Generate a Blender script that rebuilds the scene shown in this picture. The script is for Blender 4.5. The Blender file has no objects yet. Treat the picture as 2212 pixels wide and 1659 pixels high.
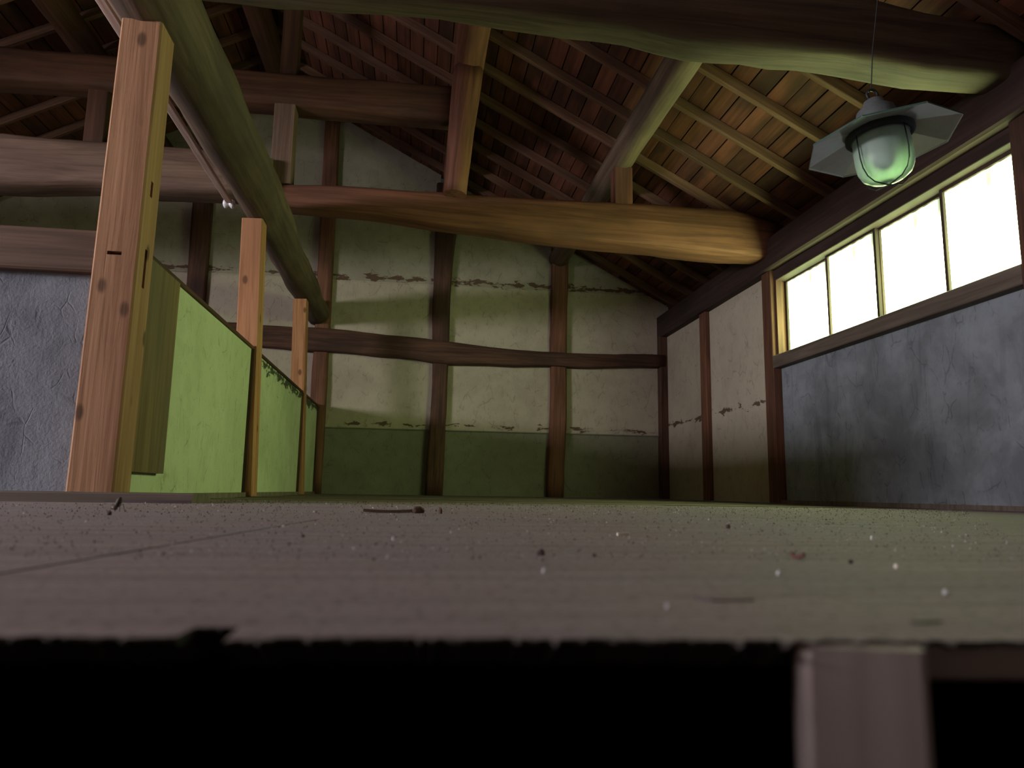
import bpy, bmesh, math, random
from mathutils import Vector, Matrix, noise

random.seed(7)
SC = bpy.context.scene
COL = SC.collection

# ------------------------------------------------------------------ camera
CAM_Z = 0.045
PITCH, YAW, ROLL = math.radians(8.545), math.radians(7.642), math.radians(0.917)
cam = bpy.data.cameras.new('camera')
cam.sensor_width = 36.0
cam.lens = 25.226
cam.clip_start = 0.01
cam.dof.use_dof = True
cam.dof.focus_distance = 3.6
cam.dof.aperture_fstop = 7.5
camo = bpy.data.objects.new('camera', cam)
COL.objects.link(camo)
fwd = Vector((math.sin(YAW)*math.cos(PITCH), math.cos(YAW)*math.cos(PITCH), math.sin(PITCH)))
r0 = Vector((math.cos(YAW), -math.sin(YAW), 0))
u0 = r0.cross(fwd)
cr = r0*math.cos(ROLL) + u0*math.sin(ROLL)
cu = -r0*math.sin(ROLL) + u0*math.cos(ROLL)
camo.matrix_world = Matrix((
    (cr.x, cu.x, -fwd.x, 0.0),
    (cr.y, cu.y, -fwd.y, 0.0),
    (cr.z, cu.z, -fwd.z, CAM_Z),
    (0, 0, 0, 1)))
SC.camera = camo

# ------------------------------------------------------------------ world, light, exposure
W = bpy.data.worlds.new('world')
SC.world = W
W.use_nodes = True
W.node_tree.nodes['Background'].inputs[0].default_value = (0.55, 0.62, 0.55, 1)
W.node_tree.nodes['Background'].inputs[1].default_value = 0.02
# the daylight comes through frosted panes (built with the windows below)
LIGHT_RIGHT = ((0.74, 1.0, 0.42), 19.0)     # leafy green daylight, right-hand windows
LIGHT_LEFT = ((0.97, 0.93, 1.0), 84.0)     # open sky, windows of the opposite eave wall
SC.view_settings.view_transform = 'Standard'
SC.view_settings.look = 'None'
SC.view_settings.gamma = 1.0
SC.view_settings.use_curve_mapping = False
SC.view_settings.exposure = 0.0

# ------------------------------------------------------------------ node helpers
def newmat(name):
    m = bpy.data.materials.new(name)
    m.use_nodes = True
    nt = m.node_tree
    b = nt.nodes['Principled BSDF']
    return m, nt, b

def N(nt, typ, **kw):
    n = nt.nodes.new(typ)
    for k, v in kw.items():
        setattr(n, k, v)
    return n

def math_(nt, op, a, b=None, c=None, clamp=False):
    n = nt.nodes.new('ShaderNodeMath')
    n.operation = op
    n.use_clamp = clamp
    for i, v in enumerate((a, b, c)):
        if v is None:
            continue
        if isinstance(v, (int, float)):
            n.inputs[i].default_value = v
        else:
            nt.links.new(v, n.inputs[i])
    return n.outputs[0]

def mixc(nt, fac, a, b, blend='MIX'):
    n = nt.nodes.new('ShaderNodeMix')
    n.data_type = 'RGBA'
    n.blend_type = blend
    for i, v in ((0, fac), (6, a), (7, b)):
        if isinstance(v, (int, float)):
            n.inputs[i].default_value = v
        elif isinstance(v, tuple):
            n.inputs[i].default_value = (v[0], v[1], v[2], 1)
        else:
            nt.links.new(v, n.inputs[i])
    return n.outputs[2]

def ramp01(nt, val, lo, hi):
    n = nt.nodes.new('ShaderNodeMapRange')
    n.clamp = True
    n.interpolation_type = 'SMOOTHSTEP'
    nt.links.new(val, n.inputs[0])
    n.inputs[1].default_value = lo
    n.inputs[2].default_value = hi
    return n.outputs[0]

def noise_tex(nt, vec, scale, detail=4.0, rough=0.6, dist=0.0):
    n = nt.nodes.new('ShaderNodeTexNoise')
    n.inputs['Scale'].default_value = scale
    n.inputs['Detail'].default_value = detail
    n.inputs['Roughness'].default_value = rough
    n.inputs['Distortion'].default_value = dist
    nt.links.new(vec, n.inputs['Vector'])
    return n.outputs['Fac']

def mapping(nt, vec, scale=(1, 1, 1), loc=None):
    n = nt.nodes.new('ShaderNodeMapping')
    n.inputs['Scale'].default_value = scale
    nt.links.new(vec, n.inputs['Vector'])
    if loc is not None:
        nt.links.new(loc, n.inputs['Location'])
    return n.outputs[0]

def bump(nt, bsdf, h, strength=0.3, dist=0.01):
    n = nt.nodes.new('ShaderNodeBump')
    n.inputs['Strength'].default_value = strength
    n.inputs['Distance'].default_value = dist
    nt.links.new(h, n.inputs['Height'])
    nt.links.new(n.outputs[0], bsdf.inputs['Normal'])

# ------------------------------------------------------------------ materials
def wood(name, light, dark, stain=None, rough=0.75, grain=28.0, vary=0.25, stain_amt=0.5, bump_s=0.35, knots=False):
    """grain runs along the object's local Z"""
    m, nt, b = newmat(name)
    tc = N(nt, 'ShaderNodeTexCoord')
    oi = N(nt, 'ShaderNodeObjectInfo')
    off = N(nt, 'ShaderNodeCombineXYZ')
    s = math_(nt, 'MULTIPLY', oi.outputs['Random'], 37.0)
    for i in range(3):
        nt.links.new(s, off.inputs[i])
    v1 = mapping(nt, tc.outputs['Object'], (grain, grain, grain*0.05), off.outputs[0])
    g = noise_tex(nt, v1, 1.0, 5.0, 0.65, 0.6)
    v2 = mapping(nt, tc.outputs['Object'], (grain*3.2, grain*3.2, grain*0.10), off.outputs[0])
    g2 = noise_tex(nt, v2, 1.0, 3.0, 0.6)
    v3 = mapping(nt, tc.outputs['Object'], (3.5, 3.5, 1.6), off.outputs[0])
    big = noise_tex(nt, v3, 1.0, 3.0, 0.55)
    gg = math_(nt, 'ADD', math_(nt, 'MULTIPLY', g, 0.65), math_(nt, 'MULTIPLY', g2, 0.35))
    fac = ramp01(nt, gg, 0.36, 0.66)
    col = mixc(nt, fac, light, dark)
    if stain:
        col = mixc(nt, math_(nt, 'MULTIPLY', ramp01(nt, big, 0.42, 0.68), stain_amt), col, stain)
    if knots:
        vk = mapping(nt, tc.outputs['Object'], (9.0, 9.0, 5.0), off.outputs[0])
        vo = N(nt, 'ShaderNodeTexVoronoi')
        vo.inputs['Scale'].default_value = 1.0
        nt.links.new(vk, vo.inputs['Vector'])
        kn = math_(nt, 'SUBTRACT', 1.0, ramp01(nt, vo.outputs['Distance'], 0.07, 0.17))
        col = mixc(nt, math_(nt, 'MULTIPLY', kn, 0.75), col, tuple(c*0.25 for c in dark))
    hv = N(nt, 'ShaderNodeHueSaturation')
    nt.links.new(col, hv.inputs['Color'])
    val = math_(nt, 'ADD', 1.0 - vary*0.5, math_(nt, 'MULTIPLY', oi.outputs['Random'], vary))
    nt.links.new(val, hv.inputs['Value'])
    nt.links.new(hv.outputs[0], b.inputs['Base Color'])
    b.inputs['Roughness'].default_value = rough
    b.inputs['Specular IOR Level'].default_value = 0.25
    bump(nt, b, gg, bump_s, 0.006)
    return m

def plaster(name, base, dark, lath=(0.10, 0.05, 0.03), bands=(), flecks=0.5, blot=0.5, blot_scale=1.6, cracks=0.3, drips=0.0):
    """earth plaster; object coordinates are metres in the room. bands: (z0, width, threshold) where the coat broke away"""
    m, nt, b = newmat(name)
    tc = N(nt, 'ShaderNodeTexCoord')
    P = tc.outputs['Object']
    big = noise_tex(nt, P, blot_scale, 5.0, 0.6, 0.4)
    mid = noise_tex(nt, P, 11.0, 4.0, 0.65)
    fine = noise_tex(nt, P, 120.0, 2.0, 0.6)
    fl = noise_tex(nt, mapping(nt, P, (75, 75, 16)), 1.0, 3.0, 0.7, 0.5)
    col = mixc(nt, math_(nt, 'MULTIPLY', ramp01(nt, big, 0.38, 0.68), blot), base, dark)
    col = mixc(nt, math_(nt, 'MULTIPLY', ramp01(nt, mid, 0.40, 0.75), 0.35), col, dark)
    col = mixc(nt, math_(nt, 'MULTIPLY', ramp01(nt, fl, 0.60, 0.74), flecks), col, tuple(c*0.35 for c in dark))
    vo = N(nt, 'ShaderNodeTexVoronoi', feature='DISTANCE_TO_EDGE')
    vo.inputs['Scale'].default_value = 1.0
    wob = N(nt, 'ShaderNodeTexNoise')
    wob.inputs['Scale'].default_value = 5.0
    nt.links.new(P, wob.inputs['Vector'])
    add = N(nt, 'ShaderNodeMix', data_type='VECTOR')
    add.inputs[0].default_value = 0.08
    nt.links.new(P, add.inputs[4])
    nt.links.new(wob.outputs['Color'], add.inputs[5])
    nt.links.new(mapping(nt, add.outputs[1], (11, 11, 5)), vo.inputs['Vector'])
    ck = math_(nt, 'SUBTRACT', 1.0, ramp01(nt, vo.outputs['Distance'], 0.004, 0.022))
    ck = math_(nt, 'MULTIPLY', ck, ramp01(nt, mid, 0.46, 0.60))
    col = mixc(nt, math_(nt, 'MULTIPLY', ck, cracks), col, tuple(c*0.3 for c in dark))
    sep = N(nt, 'ShaderNodeSeparateXYZ')
    nt.links.new(P, sep.inputs[0])
    h = math_(nt, 'ADD', math_(nt, 'MULTIPLY', mid, 0.6), math_(nt, 'MULTIPLY', fine, 0.25))
    if drips:
        dv = noise_tex(nt, mapping(nt, P, (7, 7, 1.3)), 1.0, 4.0, 0.6, 0.8)
        col = mixc(nt, math_(nt, 'MULTIPLY', ramp01(nt, dv, 0.52, 0.70), drips), col, tuple(c*0.45 for c in dark))
    for (z0, w, thr) in bands:
        bn = noise_tex(nt, mapping(nt, P, (6, 6, 16)), 1.0, 5.0, 0.7, 0.4)
        d = math_(nt, 'DIVIDE', math_(nt, 'ABSOLUTE', math_(nt, 'SUBTRACT', sep.outputs[2], z0)), w)
        mk = math_(nt, 'SUBTRACT', bn, math_(nt, 'MULTIPLY', d, 0.35))
        mk = ramp01(nt, mk, thr, thr + 0.04)
        col = mixc(nt, math_(nt, 'MULTIPLY', mk, 0.9), col, lath)
        h = math_(nt, 'SUBTRACT', h, math_(nt, 'MULTIPLY', mk, 1.2))
    h = math_(nt, 'SUBTRACT', h, math_(nt, 'MULTIPLY', ck, cracks))
    nt.links.new(col, b.inputs['Base Color'])
    b.inputs['Roughness'].default_value = 0.95
    b.inputs['Specular IOR Level'].default_value = 0.1
    bump(nt, b, h, 0.6, 0.012)
    return m

def plain(name, col, rough=0.5, metal=0.0, spec=0.5, mott=0.0, scale=30.0):
    m, nt, b = newmat(name)
    b.inputs['Roughness'].default_value = rough
    b.inputs['Metallic'].default_value = metal
    b.inputs['Specular IOR Level'].default_value = spec
    tc = N(nt, 'ShaderNodeTexCoord')
    n = noise_tex(nt, tc.outputs['Object'], scale, 4.0, 0.6)
    c = mixc(nt, math_(nt, 'MULTIPLY', ramp01(nt, n, 0.4, 0.7), mott), col, tuple(x*0.4 for x in col))
    nt.links.new(c, b.inputs['Base Color'])
    return m

def pane_mat(name, light, streaks=0.0):
    m, nt, b = newmat(name)
    (c, s) = light
    tc = N(nt, 'ShaderNodeTexCoord')
    b.inputs['Base Color'].default_value = (0.8, 0.85, 0.8, 1)
    b.inputs['Roughness'].default_value = 0.35
    b.inputs['Emission Color'].default_value = (c[0], c[1], c[2], 1)
    if streaks:
        # vertical streaks of dimmer light painted into the glow, strongest near the head
        sep = N(nt, 'ShaderNodeSeparateXYZ')
        nt.links.new(tc.outputs['Object'], sep.inputs[0])
        n = noise_tex(nt, mapping(nt, tc.outputs['Object'], (1, 17, 0.7)), 1.0, 2.0, 0.5)
        top = ramp01(nt, sep.outputs[2], -0.04, 0.20)
        g = math_(nt, 'MULTIPLY', ramp01(nt, n, 0.40, 0.64), top)
        streak_dim = math_(nt, 'MULTIPLY', g, streaks)
        nt.links.new(math_(nt, 'MULTIPLY', math_(nt, 'SUBTRACT', 1.0, streak_dim), s), b.inputs['Emission Strength'])
    else:
        b.inputs['Emission Strength'].default_value = s
    return m

M = {}
M['post_new'] = wood('wood_post_pale_red', (0.50, 0.24, 0.115), (0.28, 0.115, 0.05), (0.33, 0.155, 0.085), grain=26, knots=True, vary=0.1)
M['post_pale'] = wood('wood_post_pale', (0.47, 0.265, 0.145), (0.24, 0.115, 0.058), (0.36, 0.185, 0.10), grain=22, knots=True, vary=0.05, bump_s=0.5)
M['log'] = wood('wood_log_weathered', (0.17, 0.115, 0.075), (0.075, 0.05, 0.035), (0.05, 0.035, 0.025), grain=16, bump_s=0.7, stain_amt=0.6)
M['log_far'] = wood('wood_log_hewn', (0.235, 0.094, 0.054), (0.10, 0.038, 0.022), (0.075, 0.035, 0.022), grain=14, bump_s=0.5)
M['tie'] = wood('wood_tie_shaded', (0.105, 0.046, 0.024), (0.05, 0.021, 0.011), (0.03, 0.016, 0.01), grain=14, bump_s=0.5)  # tone darkened to stand in for weak light high in the roof
M['frame'] = wood('wood_frame_dark', (0.13, 0.060, 0.038), (0.05, 0.024, 0.016), (0.03, 0.016, 0.012), grain=24, stain_amt=0.6)
M['frame_red'] = wood('wood_frame_red', (0.24, 0.105, 0.060), (0.11, 0.045, 0.026), (0.05, 0.026, 0.018), grain=24, stain_amt=0.5)
M['plate'] = wood('wood_plate', (0.07, 0.041, 0.036), (0.034, 0.021, 0.018), (0.024, 0.016, 0.014), grain=18)
M['rafter'] = wood('wood_rafter', (0.20, 0.105, 0.065), (0.11, 0.055, 0.033), (0.06, 0.032, 0.02), grain=30, vary=0.35)
M['roof'] = wood('wood_roof_board', (0.185, 0.066, 0.036), (0.088, 0.032, 0.018), (0.035, 0.017, 0.011), grain=16, vary=0.5, stain_amt=0.8)
M['beam_grey'] = wood('wood_grey_beam', (0.20, 0.125, 0.086), (0.10, 0.06, 0.041), (0.09, 0.06, 0.045), grain=22)
M['board'] = wood('wood_board_brown', (0.20, 0.135, 0.065), (0.10, 0.06, 0.03), (0.13, 0.10, 0.07), grain=22, stain_amt=0.7)
M['sill'] = wood('wood_sill', (0.20, 0.155, 0.125), (0.11, 0.08, 0.062), (0.09, 0.07, 0.058), grain=22)
M['ladder'] = wood('wood_ladder', (0.36, 0.29, 0.28), (0.27, 0.21, 0.20), (0.12, 0.09, 0.085), grain=24, stain_amt=0.8, bump_s=0.15)
M['batten'] = wood('wood_batten_pale', (0.75, 0.58, 0.50), (0.55, 0.40, 0.33), grain=30)
M['plaster_back'] = plaster('plaster_beige', (0.49, 0.42, 0.325), (0.32, 0.265, 0.20), bands=((0.645, 0.10, 0.50), (2.035, 0.09, 0.44)), flecks=0.45)
M['plaster_top'] = plaster('plaster_top_shaded', (0.38, 0.34, 0.26), (0.22, 0.19, 0.14), bands=((2.035, 0.09, 0.44),), flecks=0.3)  # darker copy of the beige; shade on the upper gable put into colour
M['plaster_right'] = plaster('plaster_beige_right', (0.52, 0.45, 0.35), (0.38, 0.32, 0.25), bands=((0.70, 0.10, 0.47),), flecks=0.3)
M['plaster_low'] = plaster('plaster_low', (0.25, 0.235, 0.17), (0.15, 0.14, 0.10), flecks=0.4)  # own greyer tone, darkened further in place of shade low on the wall
M['plaster_green'] = plaster('plaster_pale_partition', (0.56, 0.585, 0.38), (0.37, 0.39, 0.23), lath=(0.03, 0.03, 0.02), flecks=0.55, blot=0.4)  # base made greener, partly standing in for green window light
M['plaster_green_worn'] = plaster('plaster_pale_partition_worn', (0.54, 0.57, 0.37), (0.35, 0.37, 0.22), lath=(0.03, 0.03, 0.02), bands=((0.76, 0.13, 0.44),), flecks=0.6, blot=0.5)  # worn copy, with the same window-light green in its base
M['plaster_grey'] = plaster('plaster_grey', (0.30, 0.325, 0.36), (0.145, 0.15, 0.165), flecks=0.25, blot=0.8, blot_scale=2.2, drips=0.35)
M['plaster_grey2'] = plaster('plaster_grey_partition', (0.245, 0.265, 0.30), (0.145, 0.155, 0.18), flecks=0.6, blot=0.9, blot_scale=4.5, cracks=0.15, drips=0.3)
M['pane_right'] = pane_mat('frosted_pane_leafy', LIGHT_RIGHT, 0.976)
M['pane_left'] = pane_mat('frosted_pane_sky', LIGHT_LEFT)
M['dark'] = plain('near_black', (0.02, 0.018, 0.016), 0.95, mott=0.5)  # near-black; for the storey below, its darkness is put into the colour
M['enamel'] = plain('reflector_metal', (0.86, 0.92, 0.88), 0.18, 0.55, 0.6, mott=0.15, scale=18)
M['enamel_out'] = plain('enamel_green_outer', (0.05, 0.10, 0.08), 0.45, mott=0.4)
M['lamp_metal'] = plain('lamp_cast_metal', (0.14, 0.155, 0.155), 0.6, 0.3, mott=0.5)
M['wire'] = plain('guard_wire', (0.03, 0.035, 0.035), 0.5, 0.6)
M['porcelain'] = plain('porcelain_white', (0.85, 0.85, 0.88), 0.2)
M['bulb'] = plain('bulb_opal', (0.8, 0.8, 0.82), 0.15)
M['chip_pale'] = plain('chip_pale', (0.75, 0.68, 0.55), 0.8, mott=0.3)
M['chip_white'] = plain('chip_white', (0.5, 0.5, 0.49), 0.8)
M['chip_dark'] = plain('chip_dark', (0.05, 0.03, 0.025), 0.7, mott=0.3)
M['leaf'] = plain('leaf_red_brown', (0.13, 0.045, 0.03), 0.8, mott=0.4)
M['bark'] = plain('bark_brown', (0.11, 0.065, 0.045), 0.9, mott=0.5, scale=150)
M['grit'] = plain('grit_brown', (0.13, 0.10, 0.09), 0.9, mott=0.6)
M['dust_pale'] = plain('dust_pale', (0.45, 0.42, 0.40), 0.9, mott=0.3)
M['cord'] = plain('cord_black', (0.02, 0.02, 0.02), 0.7)

def ply_mat():
    m, nt, b = newmat('plywood_dusty')
    tc = N(nt, 'ShaderNodeTexCoord')
    P = tc.outputs['Object']
    g = noise_tex(nt, mapping(nt, P, (2.2, 40, 40)), 1.0, 5.0, 0.65, 0.4)
    big = noise_tex(nt, P, 2.5, 5.0, 0.6, 0.5)
    sp = noise_tex(nt, P, 160.0, 3.0, 0.7)
    sp2 = noise_tex(nt, P, 420.0, 2.0, 0.7)
    col = mixc(nt, ramp01(nt, g, 0.35, 0.68), (0.31, 0.236, 0.238), (0.22, 0.165, 0.167))
    col = mixc(nt, math_(nt, 'MULTIPLY', ramp01(nt, big, 0.40, 0.68), 0.55), col, (0.25, 0.22, 0.25))
    col = mixc(nt, math_(nt, 'MULTIPLY', ramp01(nt, sp, 0.52, 0.68), 0.75), col, (0.075, 0.06, 0.055))
    col = mixc(nt, math_(nt, 'MULTIPLY', ramp01(nt, sp2, 0.62, 0.78), 0.45), col, (0.34, 0.33, 0.32))
    nt.links.new(col, b.inputs['Base Color'])
    b.inputs['Roughness'].default_value = 0.85
    b.inputs['Specular IOR Level'].default_value = 0.2
    bump(nt, b, math_(nt, 'ADD', math_(nt, 'MULTIPLY', g, 0.5), math_(nt, 'MULTIPLY', sp, 0.5)), 0.35, 0.002)
    return m
M['ply'] = ply_mat()

M['ply_edge'] = plain('plywood_edge_dark', (0.045, 0.036, 0.03), 0.95, mott=0.5, scale=200)  # sheet sides coloured near-black, far darker than the top face

def glass_mat():
    m, nt, b = newmat('green_glass')
    b.inputs['Base Color'].default_value = (0.62, 0.86, 0.72, 1)
    b.inputs['Roughness'].default_value = 0.38
    b.inputs['IOR'].default_value = 1.3
    b.inputs['Transmission Weight'].default_value = 0.78
    tc = N(nt, 'ShaderNodeTexCoord')
    n = noise_tex(nt, mapping(nt, tc.outputs['Object'], (30, 30, 10)), 1.0, 4.0, 0.6)
    c = mixc(nt, ramp01(nt, n, 0.4, 0.75), (0.80, 0.95, 0.86), (0.62, 0.80, 0.70))
    nt.links.new(c, b.inputs['Base Color'])
    return m
M['glass'] = glass_mat()

# ------------------------------------------------------------------ object helpers
def tag(o, label=None, cat=None, group=None, kind=None):
    if label: o['label'] = label
    if cat: o['category'] = cat
    if group: o['group'] = group
    if kind: o['kind'] = kind
    return o

def link(name, me, mat=None, parent=None, mw=None):
    o = bpy.data.objects.new(name, me)
    COL.objects.link(o)
    if mat is not None and me is not None and not me.materials:
        me.materials.append(mat)
    pm = Matrix.Identity(4)
    if parent is not None:
        o.parent = parent
        pm = WM.get(parent.name, Matrix.Identity(4))
    mw = mw if mw is not None else Matrix.Identity(4)
    WM[o.name] = mw
    o.matrix_basis = pm.inverted() @ mw if parent is not None else mw
    return o
WM = {}

def empty(name, mw=None, parent=None):
    o = link(name, None, None, parent, mw)
    o.empty_display_size = 0.05
    return o

def mesh_from(name, verts, faces, smooth=False):
    me = bpy.data.meshes.new(name)
    me.from_pydata([tuple(v) for v in verts], [], faces)
    me.validate()
    bm = bmesh.new(); bm.from_mesh(me)
    bmesh.ops.recalc_face_normals(bm, faces=bm.faces)
    bm.to_mesh(me); bm.free()
    if smooth:
        for p in me.polygons: p.use_smooth = True
    return me

def frame_from(p0, p1, side=None):
    """matrix with local Z along p0->p1, local X near 'side'"""
    z = (p1 - p0).normalized()
    s = Vector(side) if side else (Vector((0, 0, 1)) if abs(z.z) < 0.9 else Vector((1, 0, 0)))
    x = (s - z*s.dot(z)).normalized()
    y = z.cross(x)
    m = Matrix((
        (x.x, y.x, z.x, p0.x), (x.y, y.y, z.y, p0.y), (x.z, y.z, z.z, p0.z), (0, 0, 0, 1)))
    return m

def section(kind, a, b, ch):
    """cross-section points for half sizes a (local X) and b (local Y)"""
    if kind == 'round':
        n = 22
        return [(a*math.cos(2*math.pi*i/n), b*math.sin(2*math.pi*i/n)) for i in range(n)]
    if kind == 'hewn':     # rounded square of a roughly squared log
        out = []
        n = 24
        for i in range(n):
            t = 2*math.pi*i/n
            c, s = math.cos(t), math.sin(t)
            e = 0.38
            out.append((a*math.copysign(abs(c)**e, c), b*math.copysign(abs(s)**e, s)))
        return out
    return [(a, -b+ch), (a, b-ch), (a-ch, b), (-a+ch, b), (-a, b-ch), (-a, -b+ch), (-a+ch, -b), (a-ch, -b)]

def timber(name, path, sizes, mat, kind='square', side=None, parent=None, ch=0.004, seed=0, wob=0.0, seg=0.25, smooth=None):
    """path: world points; sizes: (half along side, half across) per point"""
    pts = [Vector(p) for p in path]
    p0, p1 = pts[0], pts[-1]
    mw = frame_from(p0, p1, side)
    inv = mw.inverted()
    loc = [inv @ p for p in pts]
    L = loc[-1].z
    n = max(1, int(L/seg)) if (wob or len(pts) > 2) else 1
    def samp(t):
        z = t*L
        for i in range(len(loc)-1):
            if z <= loc[i+1].z + 1e-6 or i == len(loc)-2:
                k = (z - loc[i].z)/max(1e-6, loc[i+1].z - loc[i].z)
                k = min(1, max(0, k)); ks = k*k*(3-2*k)
                return (loc[i].x*(1-ks)+loc[i+1].x*ks, loc[i].y*(1-ks)+loc[i+1].y*ks,
                        sizes[i][0]*(1-ks)+sizes[i+1][0]*ks, sizes[i][1]*(1-ks)+sizes[i+1][1]*ks)
    verts, faces = [], []
    m = None
    for r in range(n+1):
        t = r/n
        x, y, a, b = samp(t)
        sec = section(kind, a, b, ch)
        m = len(sec)
        for i, (u, v) in enumerate(sec):
            k = 1.0
            if wob:
                k += wob*noise.noise(Vector((u*9+seed*3.1, v*9, t*L*2.3+seed)))
                k += wob*0.5*noise.noise(Vector((u*30+seed, v*30, t*L*6)))
            verts.append((x+u*k, y+v*k, t*L))
    for r in range(n):
        for i in range(m):
            j = (i+1) % m
            faces.append((r*m+i, r*m+j, (r+1)*m+j, (r+1)*m+i))
    faces.append(tuple(range(m-1, -1, -1)))
    faces.append(tuple(n*m+i for i in range(m)))
    me = mesh_from(name, verts, faces)
    if smooth is None:
        smooth = kind != 'square'
    if smooth:
        for p in me.polygons:
            p.use_smooth = len(p.vertices) == 4
    return link(name, me, mat, parent, mw)

def prism(name, outline, axis, lo, hi, mat, parent=None, origin=None, bev=0.0):
    """outline: 2D points in the plane across 'axis' ('X': (y,z), 'Y': (x,z), 'Z': (x,y)); extruded from lo to hi"""
    def P(u, v, w):
        return {'X': (w, u, v), 'Y': (u, w, v), 'Z': (u, v, w)}[axis]
    n = len(outline)
    o = Vector(origin) if origin else Vector((0, 0, 0))
    verts = [Vector(P(u, v, lo)) - o for u, v in outline] + [Vector(P(u, v, hi)) - o for u, v in outline]
    faces = [tuple(range(n)), tuple(range(2*n-1, n-1, -1))]
    faces += [(i, (i+1) % n, n+(i+1) % n, n+i) for i in range(n)]
    me = mesh_from(name, verts, faces)
    if bev:
        bm = bmesh.new(); bm.from_mesh(me)
        bmesh.ops.bevel(bm, geom=list(bm.edges), offset=bev, segments=1, affect='EDGES')
        bm.to_mesh(me); bm.free()
    return link(name, me, mat, parent, Matrix.Translation(o))

def box(name, x0, x1, y0, y1, z0, z1, mat, parent=None, origin=None, bev=0.0):
    return prism(name, [(x0, y0), (x1, y0), (x1, y1), (x0, y1)], 'Z', z0, z1, mat, parent, origin, bev)

def carve(o, cutters):
    """cut world-space boxes (x0,x1,y0,y1,z0,z1) out of a mesh object for mortises"""
    for c in cutters:
        k = box('mortise_cut', *c, None)
        md = o.modifiers.new('cut', 'BOOLEAN')
        md.operation = 'DIFFERENCE'; md.object = k; md.solver = 'EXACT'
        bpy.context.view_layer.update()
        dg = bpy.context.evaluated_depsgraph_get()
        me = bpy.data.meshes.new_from_object(o.evaluated_get(dg))
        o.modifiers.clear()
        o.data = me
        bpy.data.objects.remove(k, do_unlink=True)

# ------------------------------------------------------------------ room dimensions (metres)
XR = 2.41          # face of right eave wall
YB = 6.70          # face of gable wall at the back
XC = -1.32         # ridge
XL = 2*XC - XR     # outer left eave wall (-5.05)
YF = -1.60         # gable wall behind the hatch
S = 0.53           # roof pitch
def zr(x):         # underside of the rafters
    return 1.85 + S*((XR - x) if x >= XC else (x - XL))

# ------------------------------------------------------------------ floor
floor = tag(empty('floor'), kind='structure')
def edge_y(x):
    return 0.2325 - 0.079*x
def seam_x(y):
    return -0.204 + 0.094*(y - 0.4)
def ply_sheet(outline_top, under=0.0, th=0.012):
    """plywood sheet; 'under' pulls the lower front edge back so the cut is undercut"""
    n = len(outline_top)
    verts = [(x, y, 0) for x, y, f in outline_top] + [(x, y, -0.0012) for x, y, f in outline_top] + [(x, y + (under if f else 0), -th) for x, y, f in outline_top]
    faces = [tuple(range(n)), tuple(range(3*n-1, 2*n-1, -1))]
    for k in range(2):
        faces += [(k*n+i, k*n+(i+1) % n, (k+1)*n+(i+1) % n, (k+1)*n+i) for i in range(n)]
    me = mesh_from('plywood_sheet', verts, faces)
    me.materials.append(M['ply']); me.materials.append(M['ply_edge'])
    for p in me.polygons:
        if abs(p.normal.z) < 0.9: p.material_index = 1
    return link('plywood_sheet', me, None, floor)
# front right sheet with a splintered sawn edge and a broken-out notch
rn = random.Random(3)
front = []
x = -0.2176
jag = 0.0
while x < 1.60:
    y = edge_y(x)
    if -0.22 < x < 0.30:
        jag = 0.6*jag + rn.uniform(-0.0011, 0.0011)
        y += jag + (rn.uniform(-0.0035, -0.001) if rn.random() < 0.10 else 0)
        if -0.069 < x < -0.0545:
            y = 0.2535 + rn.uniform(-0.001, 0.001)
        if -0.0545 <= x < -0.040:
            y -= 0.004
        front.append((x, y, True))
        x += rn.uniform(0.0008, 0.0024)
    else:
        front.append((x, y, True))
        x += 0.2
sheetA = front + [(1.62, 0.10, True), (1.62, 1.115, False), (seam_x(1.115)+0.0015, 1.115, False)]
ply_sheet(sheetA, 0.02)
ply_sheet([(-1.9, edge_y(-0.22)+0.004, True), (-0.222, edge_y(-0.22), True), (seam_x(1.113)-0.0015, 1.113, False), (-1.9, 1.113, False)], 0.02)
for (a, b, c, d) in ((-1.9, 0.70, 1.1175, 2.025), (0.703, XR-0.05, 1.1175, 2.025), (-0.80, 1.0, 2.028, 2.86), (1.003, XR-0.05, 2.028, 2.80),
                     (-3.4, -1.903, -1.6, 0.60), (-3.4, -1.903, 0.603, 2.02), (XL, -3.403, -1.6, 0.6), (XL, -3.403, 0.603, 2.02),
                     (1.623, XR-0.05, -1.6, 1.115), (1.0, 1.619, -1.6, 0.099), (-1.9, -0.9, -1.6, edge_y(-.22)), (-0.897, 0.997, -1.6, -0.95)):
    ply_sheet([(a, c, False), (b, c, False), (b, d, False), (a, d, False)])
# old plank floor farther in, a touch lower than the sheets
yy = 2.865
k = 0
while yy < YB - 0.02:
    w = 0.19 + 0.03*((k*7) % 3)
    y1 = min(yy + w, YB)
    o = box('plank', XL, XR, yy, y1 - 0.004, -0.03, -0.004 + 0.001*((k*5) % 3), None, floor, (XL, (yy+y1)/2, -0.02))
    # grain along X: rotate data so local Z runs along the board
    me = o.data
    me.transform(Matrix.Rotation(math.radians(-90), 4, 'Y'))
    o.matrix_basis = Matrix.Translation((XL, (yy+y1)/2, -0.02)) @ Matrix.Rotation(math.radians(90), 4, 'Y')
    me.materials.clear(); me.materials.append(M['sill'])
    yy += w; k += 1
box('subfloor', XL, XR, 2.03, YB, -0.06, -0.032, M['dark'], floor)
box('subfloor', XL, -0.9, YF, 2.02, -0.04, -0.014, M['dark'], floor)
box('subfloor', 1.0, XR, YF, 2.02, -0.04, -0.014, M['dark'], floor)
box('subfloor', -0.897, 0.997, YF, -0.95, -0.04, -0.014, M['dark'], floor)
box('subfloor', -0.897, 0.997, 0.60, 2.02, -0.04, -0.014, M['dark'], floor)
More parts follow.
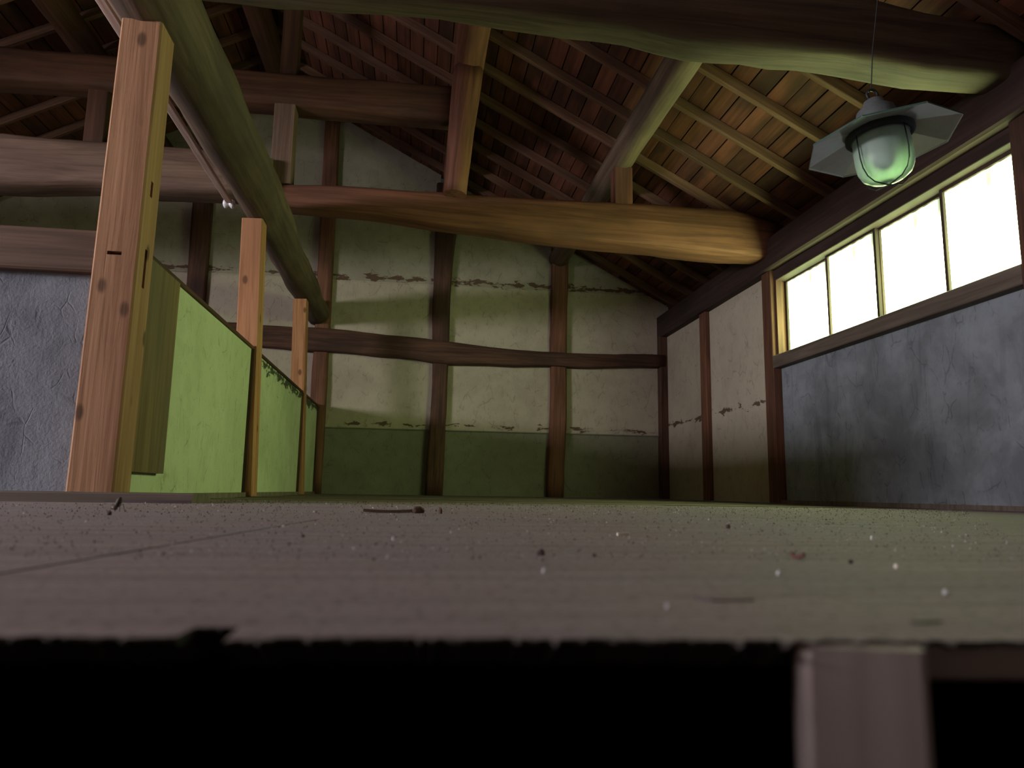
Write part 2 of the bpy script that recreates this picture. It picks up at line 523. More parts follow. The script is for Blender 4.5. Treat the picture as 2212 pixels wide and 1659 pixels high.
# unlit storey below the hatch
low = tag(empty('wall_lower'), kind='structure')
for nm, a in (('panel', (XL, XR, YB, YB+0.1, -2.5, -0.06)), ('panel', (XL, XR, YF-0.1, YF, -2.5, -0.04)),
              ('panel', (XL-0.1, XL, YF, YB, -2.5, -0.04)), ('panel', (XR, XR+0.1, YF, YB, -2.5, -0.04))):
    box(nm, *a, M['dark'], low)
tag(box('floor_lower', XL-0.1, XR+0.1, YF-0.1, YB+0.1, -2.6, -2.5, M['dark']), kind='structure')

# ------------------------------------------------------------------ gable wall at the back
wb = tag(empty('wall_back', Matrix.Translation((0, YB, 0))), kind='structure')
cells = [(XL, -2.11), (-1.95, -0.96), (-0.82, 0.135), (0.285, 1.262), (1.422, XR+0.02)]
for i, (a, b) in enumerate(cells):
    a -= 0.03; b += 0.03
    box('plaster_panel', a, b, YB+0.012, YB+0.10, 0, 0.600, M['plaster_low'], wb)
    box('plaster_panel', a, b, YB, YB+0.10, 0.604, 1.988, M['plaster_back'], wb)
    top = [(a, 1.992), (b, 1.992)]
    if a < XC < b:
        top += [(b, zr(b)+0.1), (XC, zr(XC)+0.1), (a, zr(a)+0.1)]
    else:
        top += [(b, max(2.0, zr(b)+0.1)), (a, max(2.0, zr(a)+0.1))]
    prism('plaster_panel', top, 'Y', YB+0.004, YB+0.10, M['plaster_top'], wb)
def wall_post(path, sz, mat, seed, wob=0.08):
    return timber('post', path, sz, mat, 'hewn', (1, 0, 0), wb, seed=seed, wob=wob, seg=0.15)
wall_post([(-2.03, YB-0.01, 0), (-2.02, YB-0.01, 1.8), (-2.03, YB-0.01, zr(-2.03))], [(0.085, 0.06)]*3, M['frame'], 1)
wall_post([(-0.89, YB-0.01, 0), (-0.885, YB-0.01, 1.4), (-0.895, YB-0.01, zr(-0.89))], [(0.075, 0.06), (0.07, 0.06), (0.07, 0.06)], M['frame_red'], 2)
wall_post([(0.19, YB-0.01, 0), (0.215, YB-0.01, 1.0), (0.205, YB-0.01, 1.9), (0.245, YB-0.01, zr(0.24))], [(0.08, 0.06), (0.072, 0.06), (0.085, 0.06), (0.12, 0.06)], M['frame'], 3)
wall_post([(1.315, YB-0.01, 0), (1.345, YB-0.01, 0.9), (1.34, YB-0.01, 1.6), (1.355, YB-0.01, zr(1.35))], [(0.08, 0.06), (0.078, 0.06), (0.08, 0.06), (0.085, 0.06)], M['frame_red'], 4)
timber('post', [(XR-0.02, YB-0.03, 0), (XR-0.02, YB-0.03, 1.60)], [(0.05, 0.05)]*2, M['frame'], 'square', (1, 0, 0), wb, ch=0.006)
timber('beam', [(XL, YB-0.05, 1.50), (-1.40, YB-0.05, 1.405), (-0.87, YB-0.05, 1.395), (-0.23, YB-0.05, 1.365), (0.25, YB-0.05, 1.32), (0.8, YB-0.05, 1.305), (1.32, YB-0.05, 1.30), (XR-0.03, YB-0.05, 1.325)],
       [(0.10, 0.06), (0.10, 0.06), (0.112, 0.06), (0.103, 0.06), (0.108, 0.06), (0.082, 0.055), (0.07, 0.05), (0.062, 0.05)], M['frame'], 'hewn', (0, 0, 1), wb, seed=5, wob=0.12, seg=0.12)
# thin shadow-gap ledges where the coats of plaster step
for (a, b) in cells[1:]:
    box('ledge', a, b, YB-0.006, YB+0.004, 0.596, 0.606, M['plaster_low'], wb)
    box('ledge', a, b, YB-0.006, YB+0.006, 1.982, 1.993, M['plaster_back'], wb)

# ------------------------------------------------------------------ right eave wall
wr = tag(empty('wall_right', Matrix.Translation((XR, 0, 0))), kind='structure')
box('plaster_panel', XR+0.012, XR+0.10, YF, 2.36, 0, 0.92, M['plaster_grey'], wr)
box('plaster_panel', XR+0.012, XR+0.10, 2.36, 4.46, 0, 0.92, M['plaster_grey'], wr)
box('plaster_panel', XR+0.005, XR+0.10, 4.50, 5.64, 0, 1.62, M['plaster_right'], wr)
box('plaster_panel', XR+0.005, XR+0.10, 5.64, YB+0.1, 0, 1.62, M['plaster_right'], wr)
box('plaster_panel', XR+0.012, XR+0.10, YF, 2.36, 0.92, 1.62, M['plaster_grey'], wr)
def rpost(y, w, mat, z1=1.60, proud=0.045):
    return timber('post', [(XR+0.03, y, 0), (XR+0.03, y, z1)], [(0.03+proud, w)]*2, mat, 'square', (1, 0, 0), wr, ch=0.004)
rpost(4.525, 0.062, M['frame_red'])
rpost(5.665, 0.062, M['frame_red'], proud=0.035)
rpost(2.395, 0.062, M['frame'])
rpost(0.40, 0.062, M['frame'])
timber('top_plate', [(XR+0.03, YF, 1.69), (XR+0.03, 2.5, 1.685), (XR+0.03, YB+0.05, 1.675)], [(0.115, 0.11), (0.112, 0.105), (0.108, 0.10)], M['plate'], 'square', (0, 0, 1), wr, ch=0.012, wob=0.03, seg=0.3, seed=8)
timber('window_sill', [(XR+0.02, 2.455, 0.934), (XR+0.02, 4.465, 0.934)], [(0.042, 0.065)]*2, M['sill'], 'square', (0, 0, 1), wr, ch=0.004)
timber('window_head', [(XR+0.03, 2.455, 1.545), (XR+0.03, 4.465, 1.535)], [(0.038, 0.045)]*2, M['plate'], 'square', (0, 0, 1), wr, ch=0.003)
# four sliding sashes with frosted panes
def sash(n, x, y0, y1, z0, z1, mat, frame_mat, flip=1):
    w = tag(empty('window_%d' % n, Matrix.Translation((x, (y0+y1)/2, z0))), kind='structure')
    t = 0.016
    def bar(nm, a, b, hw, hd=0.013):
        timber(nm, [a, b], [(hw, hd)]*2, frame_mat, 'square', (0, 1, 0) if a[2] != b[2] else (0, 0, 1), w, ch=0.002)
    bar('stile', (x, y0+t*0.5, z0), (x, y0+t*0.5, z1), t*0.62)
    bar('stile', (x, y1-t*0.5, z0), (x, y1-t*0.5, z1), t*0.62)
    bar('rail', (x, y0, z0+0.010), (x, y1, z0+0.010), 0.010, 0.012)
    bar('rail', (x, y0, z1-0.010), (x, y1, z1-0.010), 0.010, 0.012)
    yc, zc = (y0+y1)/2, (z0+z1)/2
    box('pane', x+0.002*flip, x+0.006*flip, y0+t, y1-t, z0+0.018, z1-0.018, mat, w, (x, yc, zc))
    return w
ys = [4.455, 3.925, 3.46, 2.955, 2.46]
for i in range(4):
    sash(i+1, XR+0.05+(0.0 if i % 2 else 0.022), ys[i+1]-0.006, ys[i]+0.006, 0.976, 1.508, M['pane_right'], M['plate'])
box('jamb_batten', XR-0.015, XR+0.03, 4.440, 4.462, 0.976, 1.508, M['frame'], wr)
tag(box('baseboard_right', XR-0.03, XR+0.01, 0.2, 4.46, -0.004, 0.020, M['sill']), kind='structure')

# ------------------------------------------------------------------ outer left eave wall (out of view, carries the second row of windows)
wl = tag(empty('wall_outer', Matrix.Translation((XL, 0, 0))), kind='structure')
LY0, LY1 = 0.06, 1.96
box('plaster_panel', XL-0.10, XL, YF, YB, 0, 0.93, M['plaster_back'], wl)
box('plaster_panel', XL-0.10, XL, YF, LY0, 0.93, 1.75, M['plaster_back'], wl)
box('plaster_panel', XL-0.10, XL, LY1, YB, 0.93, 1.75, M['plaster_back'], wl)
box('plaster_panel', XL-0.10, XL, LY0, LY1, 1.52, 1.75, M['plaster_back'], wl)
timber('top_plate', [(XL-0.03, YF, 1.75), (XL-0.03, YB, 1.75)], [(0.11, 0.10)]*2, M['plate'], 'square', (0, 0, 1), wl, ch=0.01)
for i in range(4):
    d = (LY1-LY0)/4
    sash(i+5, XL-0.03, LY0+i*d, LY0+(i+1)*d, 0.95, 1.52, M['pane_left'], M['plate'], -1)
# gable wall behind the hatch
wf = tag(empty('wall_front', Matrix.Translation((0, YF, 0))), kind='structure')
prism('plaster_panel', [(XL, 0), (XR, 0), (XR, zr(XR)+0.1), (XC, zr(XC)+0.1), (XL, zr(XL)+0.1)], 'Y', YF-0.1, YF, M['plaster_back'], wf)

# ------------------------------------------------------------------ roof
roof = tag(empty('ceiling'), kind='structure')
ang = math.atan(S)
slope_len = (XR + 0.25 - XC)/math.cos(ang)
raf = None
ry = [3.46 + 0.374*i for i in range(-14, 9)]
for sgn in (1, -1):
    for y in ry:
        xe = XR + 0.25 if sgn == 1 else XL - 0.25
        ze = zr(XR) - S*0.25
        p0 = Vector((XC, y, zr(XC) + 0.03)); p1 = Vector((xe, y, ze + 0.03))
        mw = frame_from(p0, p1, (0, 1, 0))
        if raf is None:
            o = timber('rafter', [p0, p1], [(0.018, 0.03)]*2, M['rafter'], 'square', (0, 1, 0), roof, ch=0.003)
            raf = o.data
        else:
            link('rafter', raf, None, roof, mw)
bw = 0.112
nb = int(slope_len/bw) + 1
bmesh_ = None
for sgn in (1, -1):
    for i in range(nb):
        d = (i + 0.5)*bw
        x = XC + sgn*d*math.cos(ang)
        z = zr(XC) + 0.0665 - d*math.sin(ang) + 0.006 + 0.0015*((i*7) % 4)
        nrm = Vector((sgn*math.sin(ang), 0, math.cos(ang)))
        p0 = Vector((x, YF, z)); p1 = Vector((x, YB+0.06, z))
        if bmesh_ is None:
            o = timber('roof_board', [p0, p1], [(0.006, bw/2-0.003)]*2, M['roof'], 'square', nrm, roof, ch=0.0015)
            bmesh_ = o.data
        else:
            link('roof_board', bmesh_, None, roof, frame_from(p0, p1, nrm))
for sgn in (1, -1):
    xe = XR + 0.3 if sgn == 1 else XL - 0.3
    ze = zr(XR) - S*0.3
    prism('roof_covering', [(XC, zr(XC)+0.10), (xe, ze+0.10), (xe, ze+0.16), (XC, zr(XC)+0.16)], 'Y', YF-0.1, YB+0.12, M['dark'], roof)

# ------------------------------------------------------------------ posts of the low partition
P1 = timber('post', [(-0.897, 2.232, 0.026), (-0.885, 2.232, 1.475)], [(0.064, 0.062), (0.060, 0.060)], M['post_pale'], 'square', (1, 0, 0), ch=0.006)
carve(P1, [(-0.915, -0.875, 2.10, 2.20, 0.716, 0.727), (-0.86, -0.80, 2.222, 2.240, 0.635, 0.755), (-0.855, -0.80, 2.215, 2.232, 0.92, 0.97)])
tag(P1, 'thick reddish squared post nearest the camera, with a slotted side', 'post', 'reddish posts under the round log')
P2 = timber('post', [(-0.893, 4.01, 0.0), (-0.935, 4.01, 1.52)], [(0.060, 0.06), (0.056, 0.058)], M['post_new'], 'square', (1, 0, 0), ch=0.006)
tag(P2, 'orange-lit squared post midway along the low green partition', 'post', 'reddish posts under the round log')
P3 = timber('post', [(-0.895, 5.78, 0.0), (-0.945, 5.78, 1.538)], [(0.056, 0.056), (0.052, 0.055)], M['post_new'], 'square', (1, 0, 0), ch=0.005)
tag(P3, 'short orange post nearest the back wall under the far end of the round log', 'post', 'reddish posts under the round log')

# low plaster partition (left), green light partly put into its colour
pl = tag(empty('wall_left', Matrix.Translation((-0.885, 0, 0))), kind='structure')
for (a, b, mt) in ((2.296, 3.946, 'plaster_green'), (4.074, 5.722, 'plaster_green_worn'), (5.838, YB-0.06, 'plaster_green_worn')):
    box('plaster_panel', -0.95, -0.885, a, b, 0.02, 0.780, M[mt], pl)
    timber('cap_rail', [(-0.917, a, 0.791), (-0.917, b, 0.791)], [(0.010, 0.040)]*2, M['frame'], 'square', (0, 0, 1), pl, ch=0.003)
    box('base_rail', -0.96, -0.865, a, b, -0.004, 0.02, M['sill'], pl)
    box('gap_shade', -0.893, -0.868, b-0.014, b, 0.02, 0.780, M['frame'], pl)  # dark strip in place of the shaded gap beside the post

# grey partition facing the camera, left of the near post
pg = tag(empty('wall_partition', Matrix.Translation((-1.5, 2.2, 0))), kind='structure')
box('plaster_panel', -2.45, -0.95, 2.225, 2.29, 0.025, 0.675, M['plaster_grey2'], pg)
timber('rail_beam', [(-2.5, 2.245, 0.732), (-0.955, 2.245, 0.730)], [(0.064, 0.055)]*2, M['beam_grey'], 'square', (0, 0, 1), pg, ch=0.006)
timber('sill_beam', [(-2.5, 2.19, 0.010), (-0.60, 2.19, 0.010)], [(0.016, 0.09)]*2, M['sill'], 'square', (0, 0, 1), pg, ch=0.004)

# plank standing against the partition
b_ = timber('wall_board', [(-0.872, 2.49, 0.088), (-0.872, 2.49, 0.772)], [(0.011, 0.165), (0.011, 0.17)], M['board'], 'square', (1, 0, 0), ch=0.003)
tag(b_, 'wide brown upright board fixed against the green partition behind the near post', 'board')

# ------------------------------------------------------------------ logs and beams
L1 = timber('round_log', [(-0.88, -1.5, 1.60), (-0.88, 1.0, 1.60), (-0.885, 2.3, 1.610), (-0.885, 3.0, 1.63), (-0.90, 3.9, 1.655), (-0.93, 5.1, 1.66), (-0.93, YB, 1.65)],
            [(0.135, 0.13), (0.135, 0.13), (0.135, 0.128), (0.135, 0.125), (0.135, 0.125), (0.12, 0.115), (0.105, 0.105)], M['log'], 'round', (0, 0, 1), seed=11, wob=0.10, seg=0.12)
tag(L1, 'long round weathered log resting on the reddish posts, running back to the gable', 'log')
B1 = timber('cross_beam', [(-1.02, 4.55, 1.885), (-0.35, 4.55, 1.885), (0.27, 4.55, 1.855), (0.89, 4.55, 1.84), (1.53, 4.55, 1.835), (2.05, 4.55, 1.82), (XR+0.04, 4.55, 1.79)],
            [(0.075, 0.09), (0.085, 0.10), (0.115, 0.11), (0.14, 0.12), (0.155, 0.13), (0.165, 0.135), (0.13, 0.12)], M['log_far'], 'hewn', (0, 0, 1), seed=12, wob=0.07, seg=0.12)
tag(B1, 'thick tapering cross beam from the round log to the right-hand wall plate', 'beam')
B2 = timber('cross_beam', [(XL, 4.55, 1.90), (-2.6, 4.55, 1.975), (-2.0, 4.55, 2.0), (-1.4, 4.55, 1.995), (-0.95, 4.52, 1.985)],
            [(0.15, 0.13), (0.165, 0.14), (0.145, 0.13), (0.145, 0.13), (0.12, 0.12)], M['beam_grey'], 'hewn', (0, 0, 1), seed=13, wob=0.09, seg=0.12)
tag(B2, 'rough pale-topped hewn beam passing behind the near post at left', 'beam')
B3 = timber('tie_beam', [(-3.0, 4.55, 2.60), (-2.2, 4.55, 2.615), (-1.18, 4.55, 2.60), (-0.68, 4.55, 2.60), (0.2, 4.50, 2.575)],
            [(0.12, 0.10), (0.115, 0.10), (0.11, 0.10), (0.118, 0.10), (0.125, 0.10)], M['tie'], 'hewn', (0, 0, 1), seed=14, wob=0.07, seg=0.12)
tag(B3, 'upper tie beam high under the ridge, ending at the round upright', 'beam')
L2 = timber('round_log', [(XL, 2.52, 1.90), (-2.6, 2.50, 1.95), (-0.9, 2.48, 1.95), (-0.05, 2.47, 1.955), (0.66, 2.47, 1.935), (1.07, 2.47, 1.90), (1.62, 2.47, 1.90), (2.03, 2.47, 1.865), (XR+0.05, 2.47, 1.855)],  # left end lengthened out of view to block light to the ridge
            [(0.13, 0.13), (0.14, 0.13), (0.13, 0.11), (0.135, 0.085), (0.14, 0.085), (0.145, 0.085), (0.14, 0.09), (0.135, 0.09), (0.125, 0.09)], M['log'], 'hewn', (0, 0, 1), seed=15, wob=0.10, seg=0.12)
tag(L2, 'dark log crossing the top of the view above the hanging lamp', 'log')
RP = timber('round_upright', [(0.20, 4.40, 1.93), (0.225, 4.40, 2.3), (0.265, 4.40, 2.80)], [(0.076, 0.076), (0.085, 0.085), (0.10, 0.10)], M['log_far'], 'round', (1, 0, 0), seed=16, wob=0.10, seg=0.1)
tag(RP, 'stout round upright standing on the cross beam, bark-stripped and pale on one side', 'post')
B4 = timber('tie_beam', [(-3.0, 2.48, 2.60), (-1.3, 2.48, 2.62), (0.3, 2.48, 2.58)], [(0.125, 0.10)]*3, M['tie'], 'hewn', (0, 0, 1), seed=17, wob=0.07, seg=0.15)  # added out of view to keep window light off the ridge
tag(B4, 'unseen upper tie beam added above the dark log to shade the ridge', 'beam')
# struts
def strut(x, z0, z1, hw, label, mat='log_far', y=4.55):
    o = timber('strut', [(x, y, z0), (x, y, z1)], [(hw, hw*0.9)]*2, M[mat], 'square', (1, 0, 0), ch=0.005)
    tag(o, label, 'strut', 'short struts of the roof frame')
strut(-0.905, 1.96, 2.50, 0.066, 'short strut between round log and upper tie beam', 'beam_grey', y=4.53)
strut(-0.905, 2.70, 3.56, 0.055, 'dark strut above the upper tie beam reaching up towards the ridge', 'tie')
strut(-2.045, 2.12, 2.51, 0.06, 'short strut behind the near post, between the two left beams', 'tie')
strut(-0.905, 2.085, 2.51, 0.065, 'unseen strut added on the dark top log to shade the ridge', 'tie', 2.48)  # this strut and the next are added unseen, as light blockers
strut(-2.045, 2.085, 2.51, 0.065, 'far left unseen strut added on the dark top log to shade the ridge', 'tie', 2.48)
strut(1.335, 1.96, 2.23, 0.062, 'small reddish strut on the thick cross beam carrying the sloping-away purlin', 'log_far', 4.50)
# purlins running the length of the roof
def purlin(x, z, r, label, seed, y0=YF, y1=YB+0.02, mat='log'):
    o = timber('purlin', [(x, y0, z), (x+0.01, 2.5, z+0.01), (x-0.01, 4.6, z), (x, y1, z)], [(r, r)]*4, M[mat], 'round', (0, 0, 1), seed=seed, wob=0.08, seg=0.15)
    tag(o, label, 'purlin', 'purlins under the rafters')
purlin(1.34, zr(1.34)-0.098, 0.092, 'round purlin under the right rafters, seen between cross beam and top log', 21)
purlin(0.28, zr(0.28)-0.105, 0.10, 'dark purlin on top of the round upright', 22, mat='log_far')
purlin(XC, zr(XC)-0.12, 0.10, 'ridge purlin at the dark peak of the roof', 23, mat='tie')
purlin(-2.42, zr(-2.42)-0.105, 0.10, 'purlin on the far slope at the upper left corner', 24, mat='tie')

# batten along the log and insulator
o = timber('batten', [(-1.05, 0.6, 1.595), (-1.058, 3.93, 1.598)], [(0.010, 0.016)]*2, M['batten'], 'square', (0, 0, 1), ch=0.002)
tag(o, 'thin pale batten running along the left side of the round log', 'batten')

def lathe(name, prof, mat, parent, n=24, mw=None, smooth=True, close=True):
    verts, faces = [], []
    for (r, z) in prof:
        for i in range(n):
            t = 2*math.pi*i/n
            verts.append((r*math.cos(t), r*math.sin(t), z))
    for k in range(len(prof)-1):
        for i in range(n):
            j = (i+1) % n
            faces.append((k*n+i, k*n+j, (k+1)*n+j, (k+1)*n+i))
    if close:
        faces.append(tuple(range(n))); faces.append(tuple((len(prof)-1)*n+i for i in range(n)))
    me = mesh_from(name, verts, faces)
    if smooth:
        for p in me.polygons: p.use_smooth = len(p.vertices) == 4
    return link(name, me, mat, parent, mw)
ins = Matrix.Translation((-1.066, 3.97, 1.60)) @ Matrix.Rotation(math.radians(-90), 4, 'Y')
o = lathe('insulator', [(0.012, -0.03), (0.022, -0.026), (0.026, -0.012), (0.017, -0.004), (0.017, 0.006), (0.026, 0.014), (0.024, 0.026), (0.014, 0.032)], M['porcelain'], None, 20, ins)
tag(o, 'white porcelain wiring knob on the log by the middle post', 'insulator')

# ------------------------------------------------------------------ hanging lamp
LX, LYY, LZ = 1.238, 1.70, 1.036      # centre of the clamp ring
LM = Matrix.Translation((LX, LYY, LZ)) @ Matrix.Rotation(math.radians(-5), 4, 'Y') @ Matrix.Rotation(math.radians(-3), 4, 'X')
lamp = empty('pendant_lamp', LM)
tag(lamp, 'old pendant lamp with faceted enamel shade and caged green glass jar', 'lamp')
def tube(name, pts, r, mat, parent, n=8, mw=None, closed=False):
    pts = [Vector(p) for p in pts]
    verts, faces = [], []
    m = len(pts)
    for i, p in enumerate(pts):
        a = pts[(i-1) % m] if (closed or i > 0) else pts[i]
        b = pts[(i+1) % m] if (closed or i < m-1) else pts[i]
        t = (b - a).normalized()
        s = Vector((0, 0, 1)) if abs(t.z) < 0.9 else Vector((1, 0, 0))
        u = t.cross(s).normalized(); v = t.cross(u)
        for k in range(n):
            w = 2*math.pi*k/n
            verts.append(p + u*r*math.cos(w) + v*r*math.sin(w))
    for i in range(m if closed else m-1):
        for k in range(n):
            j = (i+1) % m
            faces.append((i*n+k, i*n+(k+1) % n, j*n+(k+1) % n, j*n+k))
    if not closed:
        faces.append(tuple(range(n))); faces.append(tuple((m-1)*n+k for k in range(n)))
    return link(name, mesh_from(name, verts, faces, True), mat, parent, mw)
# housing and clamp ring
lathe('housing', [(0.016, 0.104), (0.026, 0.098), (0.030, 0.084), (0.048, 0.070), (0.056, 0.040), (0.066, 0.010), (0.078, 0.0), (0.078, -0.012), (0.070, -0.016)], M['lamp_metal'], lamp, 28, LM)
lathe('clamp_ring', [(0.084, 0.006), (0.088, 0.002), (0.088, -0.010), (0.084, -0.014), (0.074, -0.014), (0.074, 0.006)], M['wire'], lamp, 28, LM)
tube('hanging_eye', [(0.0 + 0.016*math.cos(t), 0, 0.118 + 0.016*math.sin(t)) for t in [i*2*math.pi/14 for i in range(14)]], 0.004, M['wire'], lamp, 8, LM, True)
# shade: eight flared panels
NS = 8
shade = empty('shade', LM, lamp)
R0, R1, Z0, Z1 = 0.086, 0.194, 0.004, -0.026
for i in range(NS):
    t0 = 2*math.pi*(i+0.94)/NS; t1 = 2*math.pi*(i+1.94)/NS
    def pt(r, t, z): return Vector((r*math.cos(t), r*math.sin(t), z))
    q = [pt(R0, t0, Z0), pt(R0, t1, Z0), pt(R1, t1, Z1), pt(R1, t0, Z1)]
    nrm = (q[1]-q[0]).cross(q[3]-q[0]).normalized()
    if nrm.z < 0: nrm = -nrm
    th = 0.0016
    lip = [pt(R1*1.0, t1, Z1-0.004), pt(R1*1.0, t0, Z1-0.004)]
    inner = q + lip
    outer = [p + nrm*th for p in q] + [p + Vector((math.cos((t0+t1)/2), math.sin((t0+t1)/2), 0))*th for p in lip]
    verts = inner + outer
    faces = [(0, 1, 2, 3), (3, 2, 4, 5), (6, 7, 8, 9), (9, 8, 10, 11), (0, 1, 7, 6), (4, 5, 11, 10), (0, 3, 9, 6), (3, 5, 11, 9), (1, 2, 8, 7), (2, 4, 10, 8)]
    me = mesh_from('shade_panel', verts, faces)
    me.materials.append(M['enamel']); me.materials.append(M['enamel_out'])
    for p in me.polygons:
        if all(v >= 6 for v in p.vertices): p.material_index = 1
    link('shade_panel', me, None, shade, LM)
# glass jar (thin wall) and bulb
prof = [(0.071, -0.012), (0.0735, -0.04), (0.0735, -0.078), (0.071, -0.102), (0.062, -0.122), (0.045, -0.135), (0.022, -0.142), (0.003, -0.144)]
inn = [(r*0.955, z+0.003) for r, z in reversed(prof)]
lathe('glass_jar', prof + inn, M['glass'], lamp, 36, LM, close=False)
bl = lathe('bulb', [(0.006, -0.112), (0.020, -0.105), (0.028, -0.088), (0.028, -0.072), (0.018, -0.050), (0.013, -0.035), (0.013, -0.014)], M['bulb'], lamp, 20, LM)
# wire guard
for i in range(4):
    t = 2*math.pi*(i+0.10)/4
    pp = [(0.081, -0.006), (0.082, -0.04), (0.082, -0.082), (0.078, -0.108), (0.067, -0.130), (0.046, -0.145), (0.0, -0.152)]
    tube('guard_wire', [(r*math.cos(t), r*math.sin(t), z) for r, z in pp], 0.0017, M['wire'], lamp, 6, LM)
# cord up to the purlin
top = LM @ Vector((0, 0, 0.134))
cord = tube('lamp_cord', [top, top + Vector((0.012, 0.0, 0.12)), Vector((1.30, 1.70, 1.7)), Vector((1.34, 1.70, 2.26))], 0.0016, M['cord'], None, 8)
tag(cord, 'thin dark cord the lamp hangs by', 'cord')

# ------------------------------------------------------------------ hatch: ladder rail and trim under the sheet edge
lad = timber('ladder_rail', [(0.1425, 0.2215, -2.3), (0.142, 0.2215, -0.0013)], [(0.0190, 0.008)]*2, M['ladder'], 'square', (math.cos(math.radians(-17)), math.sin(math.radians(-17)), 0), ch=0.003, seed=31, wob=0.03, seg=0.02)
tag(lad, 'blurred wooden ladder rail standing up to the floor edge at lower right', 'ladder')
tr = timber('trim_1', [(0.166, 0.2335, -0.0072), (0.95, 0.172, -0.0072)], [(0.006, 0.012)]*2, M['ladder'], 'square', (0, 0, 1), ch=0.0015)
tag(tr, kind='structure')

# ------------------------------------------------------------------ litter on the floor
def crumb(name, x, y, sx, sy, sz, rot, mat, label, cat, group=None, seed=0, z=0.0):
    me = bpy.data.meshes.new(name)
    bm = bmesh.new()
    bmesh.ops.create_icosphere(bm, subdivisions=2, radius=1.0)
    for v in bm.verts:
        k = 1 + 0.35*noise.noise(v.co*1.7 + Vector((seed*2.3, seed, 0)))
        v.co = Vector((v.co.x*sx*k, v.co.y*sy*k, max(-0.6, v.co.z)*sz*k + sz*0.6))
    bm.to_mesh(me); bm.free()
    o = link(name, me, M[mat], None, Matrix.Translation((x, y, z)) @ Matrix.Rotation(rot, 4, 'Z'))
    tag(o, label, cat, group)
    return o
def sliver(name, x, y, l, w, h, rot, mat, label, cat, group=None, z=0.0, curl=0.0):
    n = 6
    verts, faces = [], []
    for i in range(n+1):
        t = i/n - 0.5
        zz = curl*(t*t*4)*l
        ww = w*(1 - 1.5*abs(t)**2.2)
        for (a, b) in ((-1, 0), (1, 0), (0.7, 1), (-0.7, 1)):
            verts.append((t*l, a*ww/2, zz + b*h))
    for i in range(n):
        for k in range(4):
            faces.append((i*4+k, i*4+(k+1) % 4, (i+1)*4+(k+1) % 4, (i+1)*4+k))
    faces += [(3, 2, 1, 0), tuple(n*4+k for k in range(4))]
    o = link(name, mesh_from(name, verts, faces), M[mat], None, Matrix.Translation((x, y, z)) @ Matrix.Rotation(rot, 4, 'Z'))
    tag(o, label, cat, group)
    return o
# dead insect
ins = empty('dead_insect', Matrix.Translation((-0.511, 1.356, 0)))
tag(ins, 'dark dead insect on the plywood in front of the near post', 'insect')
IM = Matrix.Translation((-0.511, 1.356, 0))
def ell(name, c, s, mat, parent, rot=0):
    bm = bmesh.new(); bmesh.ops.create_icosphere(bm, subdivisions=2, radius=1.0)
    me = bpy.data.meshes.new(name)
    for v in bm.verts: v.co = Vector((v.co.x*s[0], v.co.y*s[1], v.co.z*s[2]))
    bm.to_mesh(me); bm.free()
    for p in me.polygons: p.use_smooth = True
    return link(name, me, M[mat], parent, IM @ Matrix.Translation(c) @ Matrix.Rotation(rot, 4, 'Y'))
ell('abdomen', (0.001, 0, 0.016), (0.005, 0.005, 0.010), 'chip_dark', ins, 0.3)
ell('head', (-0.004, 0, 0.006), (0.004, 0.004, 0.004), 'chip_dark', ins)
for s in (-1, 1):
    for q in (-0.004, 0.0, 0.004):
        tube('leg', [(q, 0, 0.010), (q*1.5, s*0.007, 0.013), (q*2, s*0.011, 0.0)], 0.0006, M['chip_dark'], ins, 5, IM)
sliver('wood_chip', 0.227, 0.769, 0.013, 0.005, 0.003, 0.1, 'chip_pale', 'pale flat wood chip on the open plywood right of centre', 'wood chip')
sliver('dry_leaf', 0.280, 0.504, 0.010, 0.005, 0.0025, -0.9, 'leaf', 'small reddish-brown leaf scrap on the right of the floor', 'leaf', curl=0.25)
sliver('bark_strip', -0.045, 1.455, 0.10, 0.012, 0.006, 0.05, 'bark', 'long brown curl of bark on the floor left of centre', 'bark', curl=0.02)
crumb('bark_crumb', 0.012, 1.46, 0.014, 0.009, 0.009, 0.4, 'bark', 'lump of bark at the right end of the bark strip', 'bark', seed=2)
crumb('bark_crumb', 0.055, 1.437, 0.004, 0.004, 0.008, 0.4, 'bark', 'tiny upright bark crumb just right of the bark strip', 'bark', seed=3)
sliver('stick', -0.70, 2.06, 0.22, 0.010, 0.008, -0.05, 'chip_dark', 'thin dark stick lying at the foot of the near post', 'stick')
pale = [(0.075, 0.409, 0.0022, 'white crumb in the middle of the front plywood sheet'), (0.210, 0.399, 0.0022, 'white crumb below the leaf scrap'),
        (0.252, 0.320, 0.0020, 'white crumb at right near the front edge'), (0.102, 0.284, 0.0016, 'blurred white crumb close to the front edge'),
        (0.492, 0.730, 0.0030, 'white crumb far right under the lamp'), (0.311, 0.438, 0.0022, 'yellowish crumb right of the leaf scrap'),
        (-0.016, 0.665, 0.0026, 'white crumb left of centre near the seam end'), (0.042, 0.786, 0.0020, 'small white crumb above centre of the floor'),
        (-0.148, 0.88, 0.0022, 'white crumb close to the plywood seam')]
for i, (x, y, s, lb) in enumerate(pale):
    crumb('crumb', x, y, s*0.55, s*0.6, s*0.9, i*0.7, 'chip_white' if i != 5 else 'chip_pale', lb, 'crumb', 'pale crumbs on the floor', i)
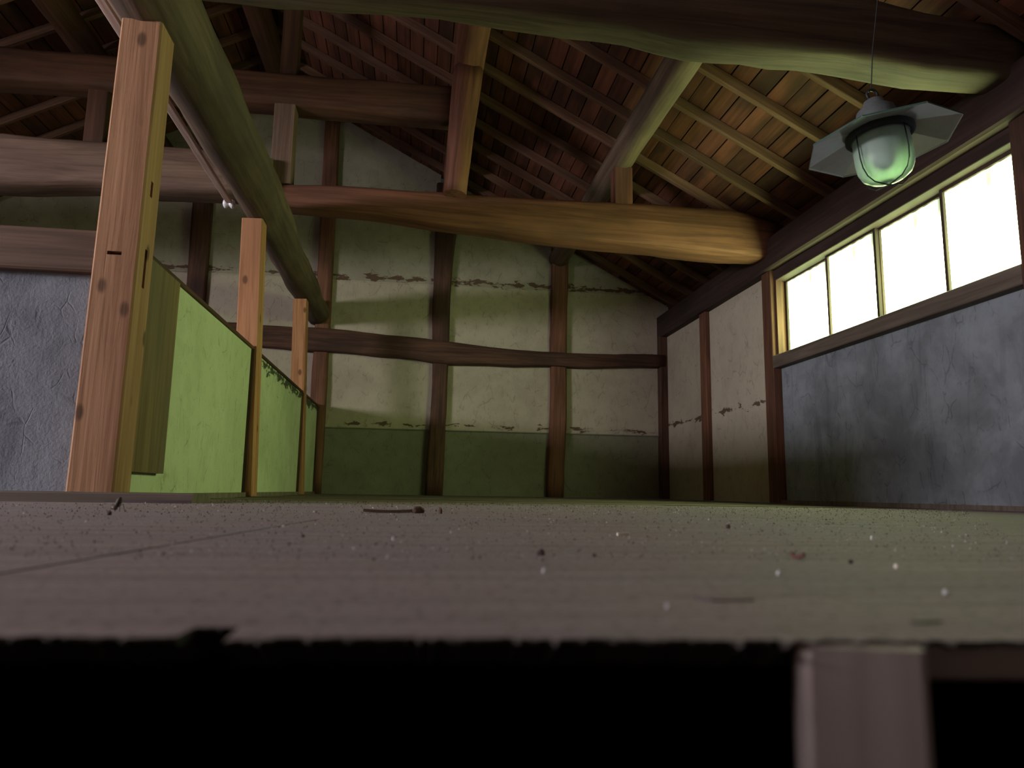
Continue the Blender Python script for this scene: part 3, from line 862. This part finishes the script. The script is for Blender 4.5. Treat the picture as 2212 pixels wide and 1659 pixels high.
darkc = [(0.093, 0.521, 0.0035, 'black speck on the front sheet at centre'), (0.428, 0.948, 0.0045, 'dark crumb in the far right of the plywood'),
         (0.130, 0.512, 0.0020, 'dark speck right of the black speck'), (-0.46, 1.19, 0.0055, 'dark crumb beside the dead insect'),
         (0.300, 0.470, 0.0022, 'dark speck just below the leaf scrap'), (-0.10, 0.70, 0.0024, 'dark speck beside the plywood seam')]
for i, (x, y, s, lb) in enumerate(darkc):
    crumb('speck', x, y, s*0.8, s*0.7, s*0.8, i*0.9, 'chip_dark', lb, 'speck', 'dark specks on the floor', i+20)
sliver('twig', 0.138, 0.303, 0.020, 0.0016, 0.0008, 0.06, 'grit', 'blurred dark twig lying near the front edge right of centre', 'twig')
sliver('twig', 0.1265, 0.3065, 0.010, 0.0018, 0.0012, 2.0, 'chip_dark', 'short blurred twig touching the left end of the longer twig', 'twig')
sliver('splinter', 0.188, 0.250, 0.012, 0.004, 0.0008, 0.1, 'chip_dark', 'dark splinter on the floor edge above the ladder rail', 'splinter')
# fine sawdust and grit that nobody could count
def grit(seed, n, mat, label):
    rg = random.Random(seed)
    verts, faces = [], []
    for i in range(n):
        y = 0.48 + 2.2*rg.random()**1.15
        x = rg.uniform(-0.75, 0.80)*y + 0.08
        if x > XR-0.1 or (x < -0.72 and y > 1.9):
            continue
        s = rg.uniform(0.0005, 0.0012)*(0.55 + 0.6*y)
        a = rg.uniform(0, 6.28)
        b0 = len(verts)
        for k in range(3):
            verts.append((x + s*math.cos(a+2.1*k)*rg.uniform(0.6, 1.5), y + s*math.sin(a+2.1*k), 0.0))
        verts.append((x, y, s*rg.uniform(0.8, 2.4)))
        faces += [(b0, b0+1, b0+3), (b0+1, b0+2, b0+3), (b0+2, b0, b0+3)]
    g = link('floor_grit', mesh_from('floor_grit', verts, faces), M[mat])
    tag(g, label, 'grit', kind='stuff')
grit(5, 5200, 'grit', 'fine brown sawdust and grit scattered over the plywood')
grit(6, 900, 'dust_pale', 'fine pale plaster crumbs scattered over the plywood')
